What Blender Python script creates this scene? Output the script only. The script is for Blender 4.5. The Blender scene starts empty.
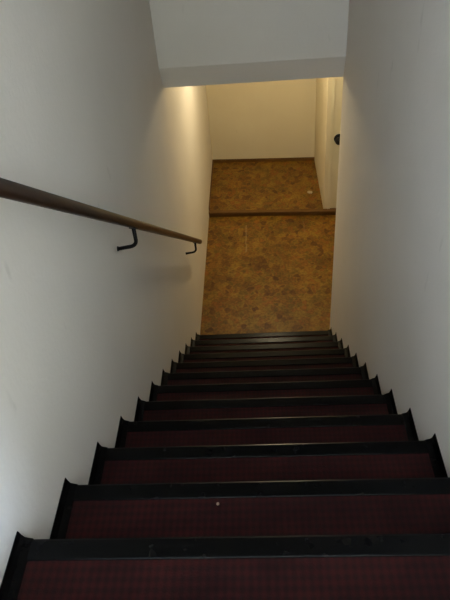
import bpy, bmesh, math, random
from mathutils import Vector, Matrix

S = bpy.context.scene
C = S.collection
random.seed(7)

# ------------------------------------------------------------------ camera
W = 1.033          # stair width
G = 0.25           # going
RISE = 0.1872      # rise
Z_LAND = -12 * RISE
H_PLAT = 0.05      # low step at the far end of the landing
Z_PLAT = Z_LAND + H_PLAT
F_PX = 612.0
pitch, yaw, roll = 0.7079, -0.0851, -0.0950
fwd = Vector((math.sin(yaw) * math.cos(pitch), math.cos(yaw) * math.cos(pitch), -math.sin(pitch)))
rgt = Vector((math.cos(yaw), -math.sin(yaw), 0))
upv = rgt.cross(fwd)
r2 = rgt * math.cos(roll) + upv * math.sin(roll)
u2 = -rgt * math.sin(roll) + upv * math.cos(roll)
M = Matrix((r2, u2, -fwd)).transposed().to_4x4()
M.translation = Vector((0.5372, -0.6452, 1.2026))
cd = bpy.data.cameras.new('camera')
cam = bpy.data.objects.new('camera', cd)
C.objects.link(cam)
cam.matrix_world = M
cd.sensor_fit = 'VERTICAL'
cd.sensor_height = 36.0
cd.lens = 36.0 * F_PX / 600.0
cd.clip_start = 0.02
S.camera = cam

# ------------------------------------------------------------------ world, daylight, exposure
world = bpy.data.worlds.new('overcast_sky')
S.world = world
world.use_nodes = True
bg = world.node_tree.nodes['Background']
bg.inputs['Color'].default_value = (0.62, 0.74, 0.95, 1)
bg.inputs['Strength'].default_value = 0.35
vs = S.view_settings
vs.view_transform = 'Standard'
vs.look = 'None'
vs.exposure = 0.0
vs.gamma = 1.0
vs.use_curve_mapping = False

ld = bpy.data.lights.new('window_daylight', 'AREA')
ld.shape = 'RECTANGLE'
ld.size, ld.size_y = 1.4, 1.5
ld.energy = 760.0
ld.color = (0.535, 0.70, 1.0)
lo = bpy.data.objects.new('window_daylight', ld)
C.objects.link(lo)
lo.location = (2.80, -2.25, 1.76)
lo.rotation_euler = (0, math.radians(90), 0)   # shines towards -x, in through the window
LAMP = (0.62, 4.25, -0.27)
LAMP_STRENGTH = 675.0

# ------------------------------------------------------------------ materials
def mat(name, col, rough=0.6, spec=0.5):
    m = bpy.data.materials.new(name)
    m.use_nodes = True
    b = m.node_tree.nodes['Principled BSDF']
    b.inputs['Base Color'].default_value = (*col, 1)
    b.inputs['Roughness'].default_value = rough
    b.inputs['Specular IOR Level'].default_value = spec
    return m, m.node_tree, b

def noise(nt, scale, detail=4, vec=None, rough=0.55):
    n = nt.nodes.new('ShaderNodeTexNoise')
    n.inputs['Scale'].default_value = scale
    n.inputs['Detail'].default_value = detail
    n.inputs['Roughness'].default_value = rough
    if vec: nt.links.new(vec, n.inputs['Vector'])
    return n

def ramp(nt, fac, stops):
    r = nt.nodes.new('ShaderNodeValToRGB')
    e = r.color_ramp.elements
    while len(e) < len(stops): e.new(0.5)
    for i, (p, c) in enumerate(stops):
        e[i].position = p
        e[i].color = (*c, 1)
    nt.links.new(fac, r.inputs['Fac'])
    return r

def bump(nt, b, h, strength, dist=0.01):
    n = nt.nodes.new('ShaderNodeBump')
    n.inputs['Strength'].default_value = strength
    n.inputs['Distance'].default_value = dist
    nt.links.new(h, n.inputs['Height'])
    nt.links.new(n.outputs['Normal'], b.inputs['Normal'])

def geo_pos(nt):
    return nt.nodes.new('ShaderNodeNewGeometry').outputs['Position']

def mixc(nt, fac, a, b, mode='MIX'):
    n = nt.nodes.new('ShaderNodeMix')
    n.data_type = 'RGBA'
    n.blend_type = mode
    for s, v in ((n.inputs[0], fac), (n.inputs[6], a), (n.inputs[7], b)):
        if isinstance(v, (int, float)): s.default_value = v
        elif isinstance(v, tuple): s.default_value = (*v, 1)
        else: nt.links.new(v, s)
    return n.outputs[2]

def plaster(name, col, dark):
    m, nt, b = mat(name, col, 0.85, 0.25)
    p = geo_pos(nt)
    big = noise(nt, 1.6, 5, p)
    r = ramp(nt, big.outputs['Fac'], [(0.30, dark), (0.58, col)])
    mp = nt.nodes.new('ShaderNodeMapping'); mp.inputs['Scale'].default_value = (9.0, 9.0, 3.2)
    nt.links.new(p, mp.inputs['Vector'])
    sc = noise(nt, 1.0, 3, mp.outputs[0])
    rs = ramp(nt, sc.outputs['Fac'], [(0.70, (0, 0, 0)), (0.75, (1, 1, 1))])
    scf = nt.nodes.new('ShaderNodeMath'); scf.operation = 'MULTIPLY'; scf.inputs[1].default_value = 0.22
    nt.links.new(rs.outputs['Color'], scf.inputs[0])
    nt.links.new(mixc(nt, scf.outputs[0], r.outputs['Color'], (col[0] * 0.5, col[1] * 0.48, col[2] * 0.45)), b.inputs['Base Color'])
    fine = noise(nt, 60, 5, p)
    mid = noise(nt, 7, 3, p)
    mth = nt.nodes.new('ShaderNodeMath'); mth.operation = 'ADD'
    nt.links.new(fine.outputs['Fac'], mth.inputs[0]); nt.links.new(mid.outputs['Fac'], mth.inputs[1])
    bump(nt, b, mth.outputs[0], 0.12, 0.01)
    return m

M_WALL = plaster('white_plaster', (0.77, 0.725, 0.66), (0.74, 0.695, 0.63))
M_CREAM = plaster('cream_plaster', (0.70, 0.63, 0.45), (0.67, 0.59, 0.415))
M_CEIL = plaster('ceiling_paint', (0.76, 0.71, 0.60), (0.73, 0.68, 0.57))

def vinyl():
    m, nt, b = mat('mottled_vinyl', (0.2, 0.1, 0.03), 0.45, 0.25)
    p = geo_pos(nt)
    mp = nt.nodes.new('ShaderNodeMapping')
    nt.links.new(p, mp.inputs['Vector'])
    mp.inputs['Scale'].default_value = (1.0, 0.85, 1.0)
    warp = noise(nt, 14, 3, mp.outputs[0])
    va = nt.nodes.new('ShaderNodeVectorMath'); va.operation = 'MULTIPLY_ADD'
    nt.links.new(warp.outputs['Color'], va.inputs[0]); va.inputs[1].default_value = (0.05, 0.05, 0.05)
    nt.links.new(mp.outputs[0], va.inputs[2])
    v = nt.nodes.new('ShaderNodeTexVoronoi')
    v.inputs['Scale'].default_value = 21
    v.feature = 'SMOOTH_F1'; v.inputs['Smoothness'].default_value = 0.35
    nt.links.new(va.outputs[0], v.inputs['Vector'])
    sep = nt.nodes.new('ShaderNodeSeparateColor')
    nt.links.new(v.outputs['Color'], sep.inputs[0])
    r = ramp(nt, sep.outputs[0], [(0.0, (0.12, 0.047, 0.010)), (0.25, (0.245, 0.112, 0.014)), (0.5, (0.28, 0.163, 0.023)),
                                  (0.72, (0.19, 0.108, 0.016)), (0.88, (0.28, 0.108, 0.014)), (1.0, (0.15, 0.085, 0.017))])
    big = noise(nt, 5, 4, p)
    r2_ = ramp(nt, big.outputs['Fac'], [(0.35, (0.45, 0.42, 0.38)), (0.62, (0.82, 0.82, 0.80))])
    c = mixc(nt, 0.8, r.outputs['Color'], r2_.outputs['Color'], 'MULTIPLY')
    fine = noise(nt, 55, 5, p)
    r3 = ramp(nt, fine.outputs['Fac'], [(0.35, (0.58, 0.55, 0.48)), (0.65, (1.3, 1.27, 1.2))])
    c = mixc(nt, 0.75, c, r3.outputs['Color'], 'MULTIPLY')
    # pale drag scratches worn into the covering
    sx = nt.nodes.new('ShaderNodeSeparateXYZ'); nt.links.new(p, sx.inputs[0])
    def m2(op, a, b_):
        n = nt.nodes.new('ShaderNodeMath'); n.operation = op
        for i, v_ in enumerate((a, b_)):
            if v_ is None: continue
            if isinstance(v_, (int, float)): n.inputs[i].default_value = v_
            else: nt.links.new(v_, n.inputs[i])
        return n.outputs[0]
    for x0, yc, hl, wd, st in ((0.380, 4.28, 0.23, 0.006, 0.13), (0.955, 4.44, 0.10, 0.006, 0.06)):
        wob = m2('MULTIPLY', m2('SUBTRACT', warp.outputs['Fac'], 0.5), 0.03)
        dx = m2('ABSOLUTE', m2('ADD', m2('SUBTRACT', sx.outputs[0], x0), wob), None)
        dy = m2('ABSOLUTE', m2('SUBTRACT', sx.outputs[1], yc), None)
        msk = m2('MULTIPLY', m2('MULTIPLY', m2('LESS_THAN', dx, wd), m2('LESS_THAN', dy, hl)), st)
        c = mixc(nt, msk, c, (0.62, 0.54, 0.40))
    nt.links.new(c, b.inputs['Base Color'])
    bump(nt, b, fine.outputs['Fac'], 0.15, 0.004)
    return m
M_VINYL = vinyl()

def carpet():
    m, nt, b = mat('dark_red_woven_covering', (0.04, 0.012, 0.012), 0.8, 0.12)
    p = geo_pos(nt)
    sx = nt.nodes.new('ShaderNodeSeparateXYZ'); nt.links.new(p, sx.inputs[0])
    outs = []
    for ax, sc in ((0, 2 * math.pi / 0.017), (1, 2 * math.pi / 0.021)):
        a = nt.nodes.new('ShaderNodeMath'); a.operation = 'MULTIPLY'; a.inputs[1].default_value = sc
        nt.links.new(sx.outputs[ax], a.inputs[0])
        s = nt.nodes.new('ShaderNodeMath'); s.operation = 'SINE'; nt.links.new(a.outputs[0], s.inputs[0])
        outs.append(s.outputs[0])
    mu = nt.nodes.new('ShaderNodeMath'); mu.operation = 'ADD'
    nt.links.new(outs[0], mu.inputs[0]); nt.links.new(outs[1], mu.inputs[1])
    mr = nt.nodes.new('ShaderNodeMapRange'); mr.inputs[1].default_value = -2; mr.inputs[2].default_value = 2
    nt.links.new(mu.outputs[0], mr.inputs[0])
    r = ramp(nt, mr.outputs[0], [(0.1, (0.019, 0.0075, 0.0075)), (0.9, (0.040, 0.0078, 0.0078))])
    n = noise(nt, 9, 5, p)
    r2_ = ramp(nt, n.outputs['Fac'], [(0.3, (0.6, 0.6, 0.62)), (0.7, (1.25, 1.15, 1.1))])
    nt.links.new(mixc(nt, 1.0, r.outputs['Color'], r2_.outputs['Color'], 'MULTIPLY'), b.inputs['Base Color'])
    f = noise(nt, 220, 2, p)
    bump(nt, b, f.outputs['Fac'], 0.3, 0.003)
    return m
M_CARPET = carpet()

def worn(name, col, light, rough, spec=0.5, scale=30, lo_=0.55, hi=0.8):
    m, nt, b = mat(name, col, rough, spec)
    p = geo_pos(nt)
    n = noise(nt, scale, 6, p)
    r = ramp(nt, n.outputs['Fac'], [(lo_, col), (hi, light)])
    nt.links.new(r.outputs['Color'], b.inputs['Base Color'])
    bump(nt, b, n.outputs['Fac'], 0.1, 0.003)
    return m
M_BLACK = worn('black_rubber', (0.0022, 0.0022, 0.0024), (0.005, 0.0045, 0.0045), 0.27, 0.10)
M_RISER = worn('dark_brown_riser_paint', (0.014, 0.007, 0.005), (0.03, 0.015, 0.01), 0.5)
M_METAL = worn('black_iron', (0.006, 0.006, 0.0065), (0.012, 0.012, 0.012), 0.5, 0.25)
M_DOOR = worn('cream_door_paint', (0.70, 0.64, 0.47), (0.66, 0.61, 0.44), 0.5, 0.4, 5, 0.4, 0.7)
M_TRIM = worn('dark_oak_edge', (0.115, 0.055, 0.014), (0.15, 0.074, 0.02), 0.6, 0.2, 12, 0.35, 0.7)
M_FRAME = worn('white_window_paint', (0.7, 0.7, 0.68), (0.75, 0.75, 0.73), 0.4)
M_PAPER = worn('pale_scrap', (0.36, 0.30, 0.22), (0.42, 0.36, 0.27), 0.8)
M_BRASS = worn('grey_metal_edge', (0.2, 0.19, 0.17), (0.3, 0.28, 0.25), 0.35)

def wood():
    m, nt, b = mat('brown_varnished_wood', (0.05, 0.024, 0.012), 0.33, 0.5)
    tc = nt.nodes.new('ShaderNodeTexCoord')
    mp = nt.nodes.new('ShaderNodeMapping'); mp.inputs['Scale'].default_value = (60, 60, 4)
    nt.links.new(tc.outputs['Object'], mp.inputs['Vector'])
    n = noise(nt, 1.0, 5, mp.outputs[0])
    r = ramp(nt, n.outputs['Fac'], [(0.3, (0.016, 0.008, 0.005)), (0.7, (0.034, 0.017, 0.009))])
    nt.links.new(r.outputs['Color'], b.inputs['Base Color'])
    return m
M_WOOD = wood()

def glass():
    m = bpy.data.materials.new('window_glass'); m.use_nodes = True
    nt = m.node_tree; nt.nodes.clear()
    o = nt.nodes.new('ShaderNodeOutputMaterial'); t = nt.nodes.new('ShaderNodeBsdfTransparent')
    g = nt.nodes.new('ShaderNodeBsdfGlossy'); g.inputs['Roughness'].default_value = 0.02
    mx = nt.nodes.new('ShaderNodeMixShader'); mx.inputs[0].default_value = 0.06
    nt.links.new(t.outputs[0], mx.inputs[1]); nt.links.new(g.outputs[0], mx.inputs[2]); nt.links.new(mx.outputs[0], o.inputs[0])
    return m
M_GLASS = glass()

def bulb_mat():
    m, nt, b = mat('lit_warm_bulb', (1, 0.9, 0.7), 0.4)
    b.inputs['Emission Color'].default_value = (1.0, 0.84, 0.54, 1)
    b.inputs['Emission Strength'].default_value = LAMP_STRENGTH
    return m
M_BULB = bulb_mat()

# ------------------------------------------------------------------ mesh helpers
def link(name, bm, material, parent=None, smooth=False):
    me = bpy.data.meshes.new(name)
    bmesh.ops.recalc_face_normals(bm, faces=bm.faces)
    bm.to_mesh(me); bm.free()
    if smooth:
        for f in me.polygons: f.use_smooth = True
    me.materials.append(material)
    o = bpy.data.objects.new(name, me)
    C.objects.link(o)
    if parent: o.parent = parent
    return o

def box(bm, x0, x1, y0, y1, z0, z1):
    v = [bm.verts.new((x, y, z)) for z in (z0, z1) for y in (y0, y1) for x in (x0, x1)]
    for f in ((0, 1, 3, 2), (4, 5, 7, 6), (0, 1, 5, 4), (2, 3, 7, 6), (0, 2, 6, 4), (1, 3, 7, 5)):
        bm.faces.new([v[i] for i in f])

def prism_x(bm, prof, x0, x1):
    """profile of (y, z) points swept along x"""
    a = [bm.verts.new((x0, y, z)) for y, z in prof]
    b = [bm.verts.new((x1, y, z)) for y, z in prof]
    n = len(prof)
    bm.faces.new(a); bm.faces.new(b)
    for i in range(n): bm.faces.new((a[i], a[(i + 1) % n], b[(i + 1) % n], b[i]))

def prism_y(bm, prof, y0, y1):
    """profile of (x, z) points swept along y"""
    a = [bm.verts.new((x, y0, z)) for x, z in prof]
    b = [bm.verts.new((x, y1, z)) for x, z in prof]
    n = len(prof)
    bm.faces.new(a); bm.faces.new(b)
    for i in range(n): bm.faces.new((a[i], a[(i + 1) % n], b[(i + 1) % n], b[i]))

def tube(bm, pts, radii, seg=14, cap=True):
    pts = [Vector(p) for p in pts]
    rings = []
    for i, p in enumerate(pts):
        d = (pts[min(i + 1, len(pts) - 1)] - pts[max(i - 1, 0)]).normalized()
        a = d.cross(Vector((0.93, 0.21, 0.3))).normalized(); b = d.cross(a)
        r = radii[i] if isinstance(radii, (list, tuple)) else radii
        rings.append([bm.verts.new(p + (a * math.cos(t) + b * math.sin(t)) * r) for t in [2 * math.pi * k / seg for k in range(seg)]])
    for q in range(len(rings) - 1):
        for k in range(seg):
            bm.faces.new((rings[q][k], rings[q][(k + 1) % seg], rings[q + 1][(k + 1) % seg], rings[q + 1][k]))
    if cap:
        bm.faces.new(rings[0]); bm.faces.new(rings[-1])

def tag(o, label, cat=None, group=None, kind=None):
    o['label'] = label
    if cat: o['category'] = cat
    if group: o['group'] = group
    if kind: o['kind'] = kind
    return o

def empty(name, loc=(0, 0, 0)):
    o = bpy.data.objects.new(name, None)
    C.objects.link(o); o.location = loc
    return o

def struct(name, boxes, material, label, cat, parent=None):
    bm = bmesh.new()
    for b in boxes: box(bm, *b)
    o = link(name, bm, material, parent)
    return tag(o, label, cat, kind='structure')

# ------------------------------------------------------------------ the setting
Y_HEAD, Z_HEAD = 2.833, -0.148        # lower edge of the bulkhead over the foot of the stairs
Y_FACE, Z_FACE = 2.768, -0.012
Y_STEP = 4.700                        # low step at the far side of the landing
X_ALC = 1.165                         # right side of the alcove
Y_BACK = 5.77
X_LR = 2.30                           # far right side of the landing
Z_UP = RISE                           # upper hall floor
Y_HB = -3.30                          # back wall of the upper hall
X_HR = 2.60
Z_CU = Z_UP + 2.50
Z_CL = 0.12                           # landing ceiling

struct('wall_left', [(-0.15, 0, Y_HB - 0.15, Y_BACK + 0.15, Z_LAND - 0.3, Z_CU)], M_WALL,
       'long white plaster wall carrying the wooden handrail beside the stairs', 'wall')
struct('wall_right', [(W, W + 0.14, -1.00, Y_HEAD, Z_LAND - 0.3, Z_CU)], M_WALL,
       'plain white plaster wall without handrail beside the stairs', 'wall')
bm = bmesh.new()
prism_x(bm, [(Y_FACE, Z_CU), (Y_FACE, Z_FACE), (Y_HEAD, Z_HEAD), (Y_HEAD + 0.08, Z_HEAD), (Y_HEAD + 0.08, Z_CU)], 0, W)
tag(link('wall_front', bm, M_WALL), 'grey-white bulkhead with sloped lower edge above the foot of the stairs', 'wall', kind='structure')
struct('floor', [(0, X_LR, 12 * G - 0.25, Y_STEP, Z_LAND - 0.1, Z_LAND)], M_VINYL,
       'mottled ochre brown vinyl floor of the lower landing', 'floor')
struct('floor_alcove', [(0, X_LR, Y_STEP + 0.012, Y_BACK, Z_LAND - 0.1, Z_PLAT)], M_VINYL,
       'slightly raised mottled brown floor of the far alcove', 'floor')
bm = bmesh.new()
prism_x(bm, [(Y_STEP + 0.012, Z_LAND), (Y_STEP - 0.002, Z_LAND), (Y_STEP - 0.002, Z_PLAT - 0.018), (Y_STEP - 0.012, Z_PLAT - 0.014),
             (Y_STEP - 0.012, Z_PLAT + 0.002), (Y_STEP - 0.006, Z_PLAT + 0.006), (Y_STEP + 0.03, Z_PLAT + 0.006), (Y_STEP + 0.03, Z_PLAT + 0.0005), (Y_STEP + 0.012, Z_PLAT + 0.0005)], 0.0, X_LR)
tag(link('trim_1', bm, M_TRIM), 'brown wooden edge strip of the low step into the alcove', 'trim', kind='structure')
struct('wall_back', [(0, X_ALC + 0.1, Y_BACK, Y_BACK + 0.15, Z_LAND - 0.1, Z_CL)], M_CREAM,
       'cream end wall of the alcove beyond the low step', 'wall')
struct('wall_alcove_right', [(X_ALC, X_ALC + 0.035, Y_STEP + 0.03, Y_BACK, Z_PLAT, Z_CL)], M_CREAM,
       'cream side wall of the alcove between end wall and door', 'wall')
bm = bmesh.new()
box(bm, 0, X_ALC, Y_BACK - 0.012, Y_BACK, Z_PLAT, Z_PLAT + 0.035)
tag(link('baseboard_back', bm, M_TRIM), 'low dark brown baseboard under the cream end wall', 'baseboard', kind='structure')
bm = bmesh.new()
box(bm, 0, 0.010, Y_STEP + 0.03, Y_BACK - 0.012, Z_PLAT, Z_PLAT + 0.03)
tag(link('baseboard_left', bm, M_TRIM), 'low dark brown baseboard along the left side of the alcove', 'baseboard', kind='structure')
struct('wall_landing_back', [(2.02, X_LR, Y_STEP + 0.03, Y_STEP + 0.15, Z_PLAT, Z_CL), (X_ALC + 0.035, 2.02, Y_STEP + 0.03, Y_STEP + 0.15, Z_PLAT + 2.02, Z_CL)], M_CREAM,
       'cream wall around the door beside the alcove', 'wall')
struct('wall_landing_right', [(X_LR, X_LR + 0.15, Y_HEAD - 0.15, Y_BACK + 0.15, Z_LAND - 0.1, Z_CL)], M_CREAM,
       'cream wall on the far right of the lower landing', 'wall')
struct('wall_landing_front', [(W + 0.14, X_LR, Y_HEAD - 0.15, Y_HEAD, Z_LAND - 0.1, Z_CL)], M_CREAM,
       'cream wall of the landing behind the stair wall', 'wall')
struct('ceiling_landing', [(0, X_LR, Y_HEAD + 0.08, Y_BACK, Z_CL, Z_CL + 0.15)], M_CEIL,
       'off-white ceiling over the lower landing and alcove', 'ceiling')
struct('ceiling', [(0, X_HR, Y_HB, Y_FACE, Z_CU, Z_CU + 0.15)], M_CEIL, 'off-white ceiling over stairs and upper hall', 'ceiling')
struct('floor_upper', [(0, X_HR, Y_HB, -1.00, Z_UP - 0.2, Z_UP), (0, W, -1.00, -2 * G, Z_UP - 0.2, Z_UP)], M_VINYL,
       'mottled brown floor of the upper hall at the stair head', 'floor')
WY0, WY1, WZ0, WZ1 = -3.0, -1.5, Z_UP + 0.80, Z_UP + 2.30
struct('wall_hall_right', [(X_HR, X_HR + 0.15, Y_HB - 0.15, WY0, Z_UP - 0.2, Z_CU), (X_HR, X_HR + 0.15, WY1, -0.85, Z_UP - 0.2, Z_CU),
                           (X_HR, X_HR + 0.15, WY0, WY1, Z_UP - 0.2, WZ0), (X_HR, X_HR + 0.15, WY0, WY1, WZ1, Z_CU)], M_CREAM,
       'cream side wall of the upper hall with the window', 'wall')
struct('wall_hall_back', [(0, X_HR, Y_HB - 0.15, Y_HB, Z_UP - 0.2, Z_CU)], M_CREAM, 'plain cream back wall of the upper hall', 'wall')
struct('wall_hall_front', [(W + 0.14, X_HR, -1.00, -0.85, Z_UP - 0.2, Z_CU)], M_CREAM, 'cream wall of the upper hall beside the stair head', 'wall')

win = empty('window_1', (X_HR + 0.08, WY0, WZ0))
tag(win, 'white two-sash window in the side wall of the upper hall', 'window', kind='structure')
ww, wh = WY1 - WY0, WZ1 - WZ0
bm = bmesh.new()
box(bm, -0.03, 0.03, 0, ww, 0, 0.05); box(bm, -0.03, 0.03, 0, ww, wh - 0.05, wh)
box(bm, -0.03, 0.03, 0, 0.05, 0.05, wh - 0.05); box(bm, -0.03, 0.03, ww - 0.05, ww, 0.05, wh - 0.05)
box(bm, -0.03, 0.03, ww / 2 - 0.03, ww / 2 + 0.03, 0.05, wh - 0.05)
link('window_frame', bm, M_FRAME, win)
for q0, q1 in ((0.05, ww / 2 - 0.03), (ww / 2 + 0.03, ww - 0.05)):
    bm = bmesh.new(); box(bm, -0.003, 0.003, q0, q1, 0.05, wh - 0.05); link('pane', bm, M_GLASS, win)
bm = bmesh.new(); box(bm, -0.16, -0.08, -0.03, ww + 0.03, -0.035, -0.001); link('window_sill', bm, M_FRAME, win)

# door beside the alcove
DX0, DX1 = X_ALC + 0.035, 2.02
DY = Y_STEP + 0.03
door = empty('door_1', (DX0, DY, Z_PLAT))
tag(door, 'cream painted door with a black knob, half hidden by the stair wall', 'door', kind='structure')
dw = DX1 - DX0
bm = bmesh.new()
box(bm, 0.0, 0.03, -0.004, 0.10, 0.006, 2.02); box(bm, dw - 0.03, dw, -0.004, 0.10, 0.006, 2.02); box(bm, 0.03, dw - 0.03, -0.004, 0.10, 1.99, 2.02)
link('door_frame', bm, M_DOOR, door)
bm = bmesh.new(); box(bm, 0.0305, dw - 0.0305, 0.0, 0.044, 0.012, 1.9895)
leaf = link('door_leaf', bm, M_DOOR, door)
for z0, z1 in ((0.18, 0.86), (1.04, 1.84)):
    bm = bmesh.new()
    x0, x1 = 0.16, dw - 0.14
    for a in ((x0, x1, z0, z0 + 0.03), (x0, x1, z1 - 0.03, z1), (x0, x0 + 0.03, z0 + 0.03, z1 - 0.03), (x1 - 0.03, x1, z0 + 0.03, z1 - 0.03)):
        box(bm, a[0], a[1], -0.006, 0.006, a[2], a[3])
    link('panel_moulding', bm, M_DOOR, leaf)
bm = bmesh.new()
KX, KZ = 0.085, 0.765
tube(bm, [(KX, 0.006, KZ), (KX, -0.004, KZ), (KX, -0.006, KZ)], [0.048, 0.048, 0.044], 24)
tube(bm, [(KX, 0.0, KZ), (KX, -0.022, KZ), (KX, -0.028, KZ), (KX, -0.036, KZ), (KX, -0.05, KZ), (KX, -0.062, KZ), (KX, -0.073, KZ)],
     [0.014, 0.014, 0.026, 0.036, 0.040, 0.034, 0.018], 24)
tag(link('knob', bm, M_METAL, leaf, True), 'round black door knob')

# the far end of the landing does not run square to the stairs
SKEW = 0.062
for o in list(C.objects):
    if o.type == 'MESH' and o.parent is None and o.name in ('floor', 'floor_alcove', 'trim_1', 'wall_back', 'baseboard_back', 'baseboard_left',
                                                           'wall_alcove_right', 'wall_landing_back', 'ceiling_landing'):
        for v in o.data.vertices:
            if v.co.y > 4.0: v.co.y -= SKEW * v.co.x
door.location.y -= SKEW * DX0
door.rotation_euler.z = -math.atan(SKEW)

# ------------------------------------------------------------------ staircase
stairs = empty('staircase', (0, 0, Z_LAND))
tag(stairs, 'steep straight staircase with dark red treads and black nosings between the white walls', 'staircase')
NW = 0.049                      # nosing width
SW = 0.027                      # side strip width
SH = 0.034                      # height of the side strip at the wall

def step_meshes():
    d = {}
    def mk(name, bm, m, smooth=False):
        bmesh.ops.recalc_face_normals(bm, faces=bm.faces)
        me = bpy.data.meshes.new(name); bm.to_mesh(me); bm.free(); me.materials.append(m); d[name] = me
    # local origin: left end of the nosing's front top edge
    bm = bmesh.new(); box(bm, 0.002, W - 0.002, -G - 0.03, -0.022, -RISE * 1.0 - 0.12, -0.004); mk('step', bm, M_RISER)
    bm = bmesh.new(); box(bm, SW - 0.004, W - SW + 0.004, -G + 0.0, -NW + 0.006, -0.005, 0.0); mk('tread_covering', bm, M_CARPET)
    bm = bmesh.new()
    prism_x(bm, [(-NW, -0.004), (-NW, 0.0025), (-NW + 0.003, 0.004), (-0.007, 0.004), (-0.002, 0.0015), (0.0, -0.004), (0.0, -0.036), (-0.004, -0.040), (-0.022, -0.040), (-0.022, -0.004)], 0.001, W - 0.001)
    mk('nosing', bm, M_BLACK)
    cove = [(0.0005, -0.004), (0.0005, SH), (0.003, SH), (0.0055, SH * 0.62), (0.010, SH * 0.30), (0.018, 0.007), (SW, 0.0035), (SW, -0.004)]
    for nm, fn in (('side_strip_a', lambda x: x), ('side_strip_b', lambda x: W - x)):
        bm = bmesh.new(); prism_y(bm, [(fn(x), z) for x, z in cove], -G, -0.001); mk(nm, bm, M_BLACK)
    return d
SM = step_meshes()
for k in range(-1, 12):
    st = bpy.data.objects.new('step', SM['step']); C.objects.link(st); st.parent = stairs
    st.location = (0, k * G, -k * RISE - Z_LAND)
    for key, nm in (('tread_covering', 'tread_covering'), ('nosing', 'nosing'), ('side_strip_a', 'side_strip'), ('side_strip_b', 'side_strip')):
        o = bpy.data.objects.new(nm, SM[key]); C.objects.link(o); o.parent = st

# ------------------------------------------------------------------ handrail
RX = 0.075
def rail_z(y): return 0.668 - 0.7527 * (y - 0.31)
hr = empty('handrail', (RX, 0, rail_z(0)))
tag(hr, 'round brown wooden handrail on black iron brackets along the left wall', 'handrail')
y0, y1 = -0.55, 3.075
d = Vector((0, 1, -0.7527)).normalized()
L = (y1 - y0) / d.y
bm = bmesh.new()
RR = 0.0172
tube(bm, [(0, 0, t) for t in (0, 0.004, L / 2, L - 0.004, L)], [RR - 0.004, RR, RR, RR, RR - 0.004], 24)
rail = link('rail', bm, M_WOOD, hr, False)
for f in rail.data.polygons: f.use_smooth = len(f.vertices) == 4
rail.rotation_mode = 'QUATERNION'
rail.rotation_quaternion = Vector((0, 0, 1)).rotation_difference(d)
rail.location = Vector((RX, y0, rail_z(y0))) - hr.location
def bracket_mesh():
    bm = bmesh.new()
    pts = [(0, 0, -RR * 1.15), (0, 0, -0.073)]
    for t in range(1, 7):
        a = t / 6 * math.radians(82)
        pts.append((-0.028 + 0.028 * math.cos(a), 0, -0.073 - 0.028 * math.sin(a)))
    pts.append((-RX + 0.004, 0, -0.108))
    tube(bm, pts, 0.0072, 12)
    bmesh.ops.recalc_face_normals(bm, faces=bm.faces)
    me = bpy.data.meshes.new('bracket'); bm.to_mesh(me); bm.free(); me.materials.append(M_METAL)
    for f in me.polygons: f.use_smooth = len(f.vertices) == 4
    bm = bmesh.new(); tube(bm, [(-RX, 0, -0.108), (-RX + 0.004, 0, -0.108)], 0.0095, 16)
    bmesh.ops.recalc_face_normals(bm, faces=bm.faces)
    m2 = bpy.data.meshes.new('wall_plate'); bm.to_mesh(m2); bm.free(); m2.materials.append(M_METAL)
    bm = bmesh.new(); box(bm, -0.011, 0.011, -0.028, 0.028, -0.0015, 0.0015)
    bmesh.ops.recalc_face_normals(bm, faces=bm.faces)
    m3 = bpy.data.meshes.new('saddle_plate'); bm.to_mesh(m3); bm.free(); m3.materials.append(M_METAL)
    return me, m2, m3
BM = bracket_mesh()
for y in (-0.40, 1.19, 2.80):
    b = bpy.data.objects.new('bracket', BM[0]); C.objects.link(b); b.parent = hr
    b.location = Vector((RX, y, rail_z(y))) - hr.location
    p = bpy.data.objects.new('wall_plate', BM[1]); C.objects.link(p); p.parent = b
    s = bpy.data.objects.new('saddle_plate', BM[2]); C.objects.link(s); s.parent = b
    s.location = (0, 0, -RR * 1.22); s.rotation_euler = (-math.atan(0.7527), 0, 0)

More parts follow.
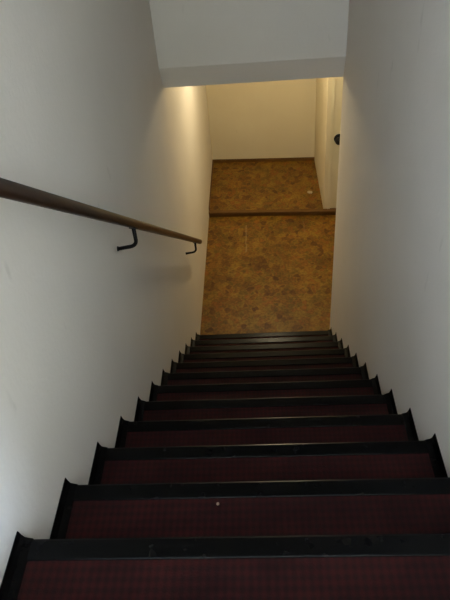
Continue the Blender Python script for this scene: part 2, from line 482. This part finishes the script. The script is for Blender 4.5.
# ------------------------------------------------------------------ hanging lamp over the landing (above the view, behind the bulkhead)
lamp = empty('pendant_lamp', (LAMP[0], LAMP[1], Z_CL))
tag(lamp, 'bare warm bulb hanging on a short cord from the landing ceiling', 'lamp')
dz = LAMP[2] - Z_CL
bm = bmesh.new(); tube(bm, [(0, 0, -0.001), (0, 0, -0.02), (0, 0, -0.03)], [0.045, 0.045, 0.012], 20); link('ceiling_rose', bm, M_METAL, lamp)
bm = bmesh.new(); tube(bm, [(0, 0, -0.03), (0, 0, dz + 0.10)], 0.004, 8); link('cord', bm, M_METAL, lamp)
bm = bmesh.new(); tube(bm, [(0, 0, dz + 0.10), (0, 0, dz + 0.095), (0, 0, dz + 0.05)], [0.008, 0.018, 0.018], 16); link('socket', bm, M_METAL, lamp)
bm = bmesh.new()
tube(bm, [(0, 0, dz + 0.05), (0, 0, dz + 0.035), (0, 0, dz + 0.015), (0, 0, dz), (0, 0, dz - 0.018), (0, 0, dz - 0.030), (0, 0, dz - 0.034)],
     [0.013, 0.016, 0.028, 0.034, 0.029, 0.014, 0.002], 16)
link('bulb', bm, M_BULB, lamp, True)

# ------------------------------------------------------------------ small litter
def scrap(loc, size, label):
    bm = bmesh.new()
    n = 7
    a = [bm.verts.new((size * (0.8 + 0.4 * random.random()) * math.cos(2 * math.pi * i / n), size * (0.8 + 0.4 * random.random()) * math.sin(2 * math.pi * i / n), 0)) for i in range(n)]
    f = bm.faces.new(a)
    r = bmesh.ops.extrude_face_region(bm, geom=[f])
    for v in [e for e in r['geom'] if isinstance(e, bmesh.types.BMVert)]: v.co.z += 0.0025 + 0.002 * random.random(); v.co.x *= 0.85; v.co.y *= 0.85
    o = link('paper_scrap', bm, M_PAPER); o.location = loc
    return tag(o, label, 'litter', 'pale scraps of litter')
scrap((1.055, 5.00, Z_PLAT), 0.034, 'pale scrap lying on the raised alcove floor')
scrap((0.40, 0.186, -RISE), 0.0042, 'tiny pale crumb on the left half of the stairs')
scrap((0.868, 0.36, -2 * RISE), 0.004, 'tiny pale crumb near the right end of a stair tread')
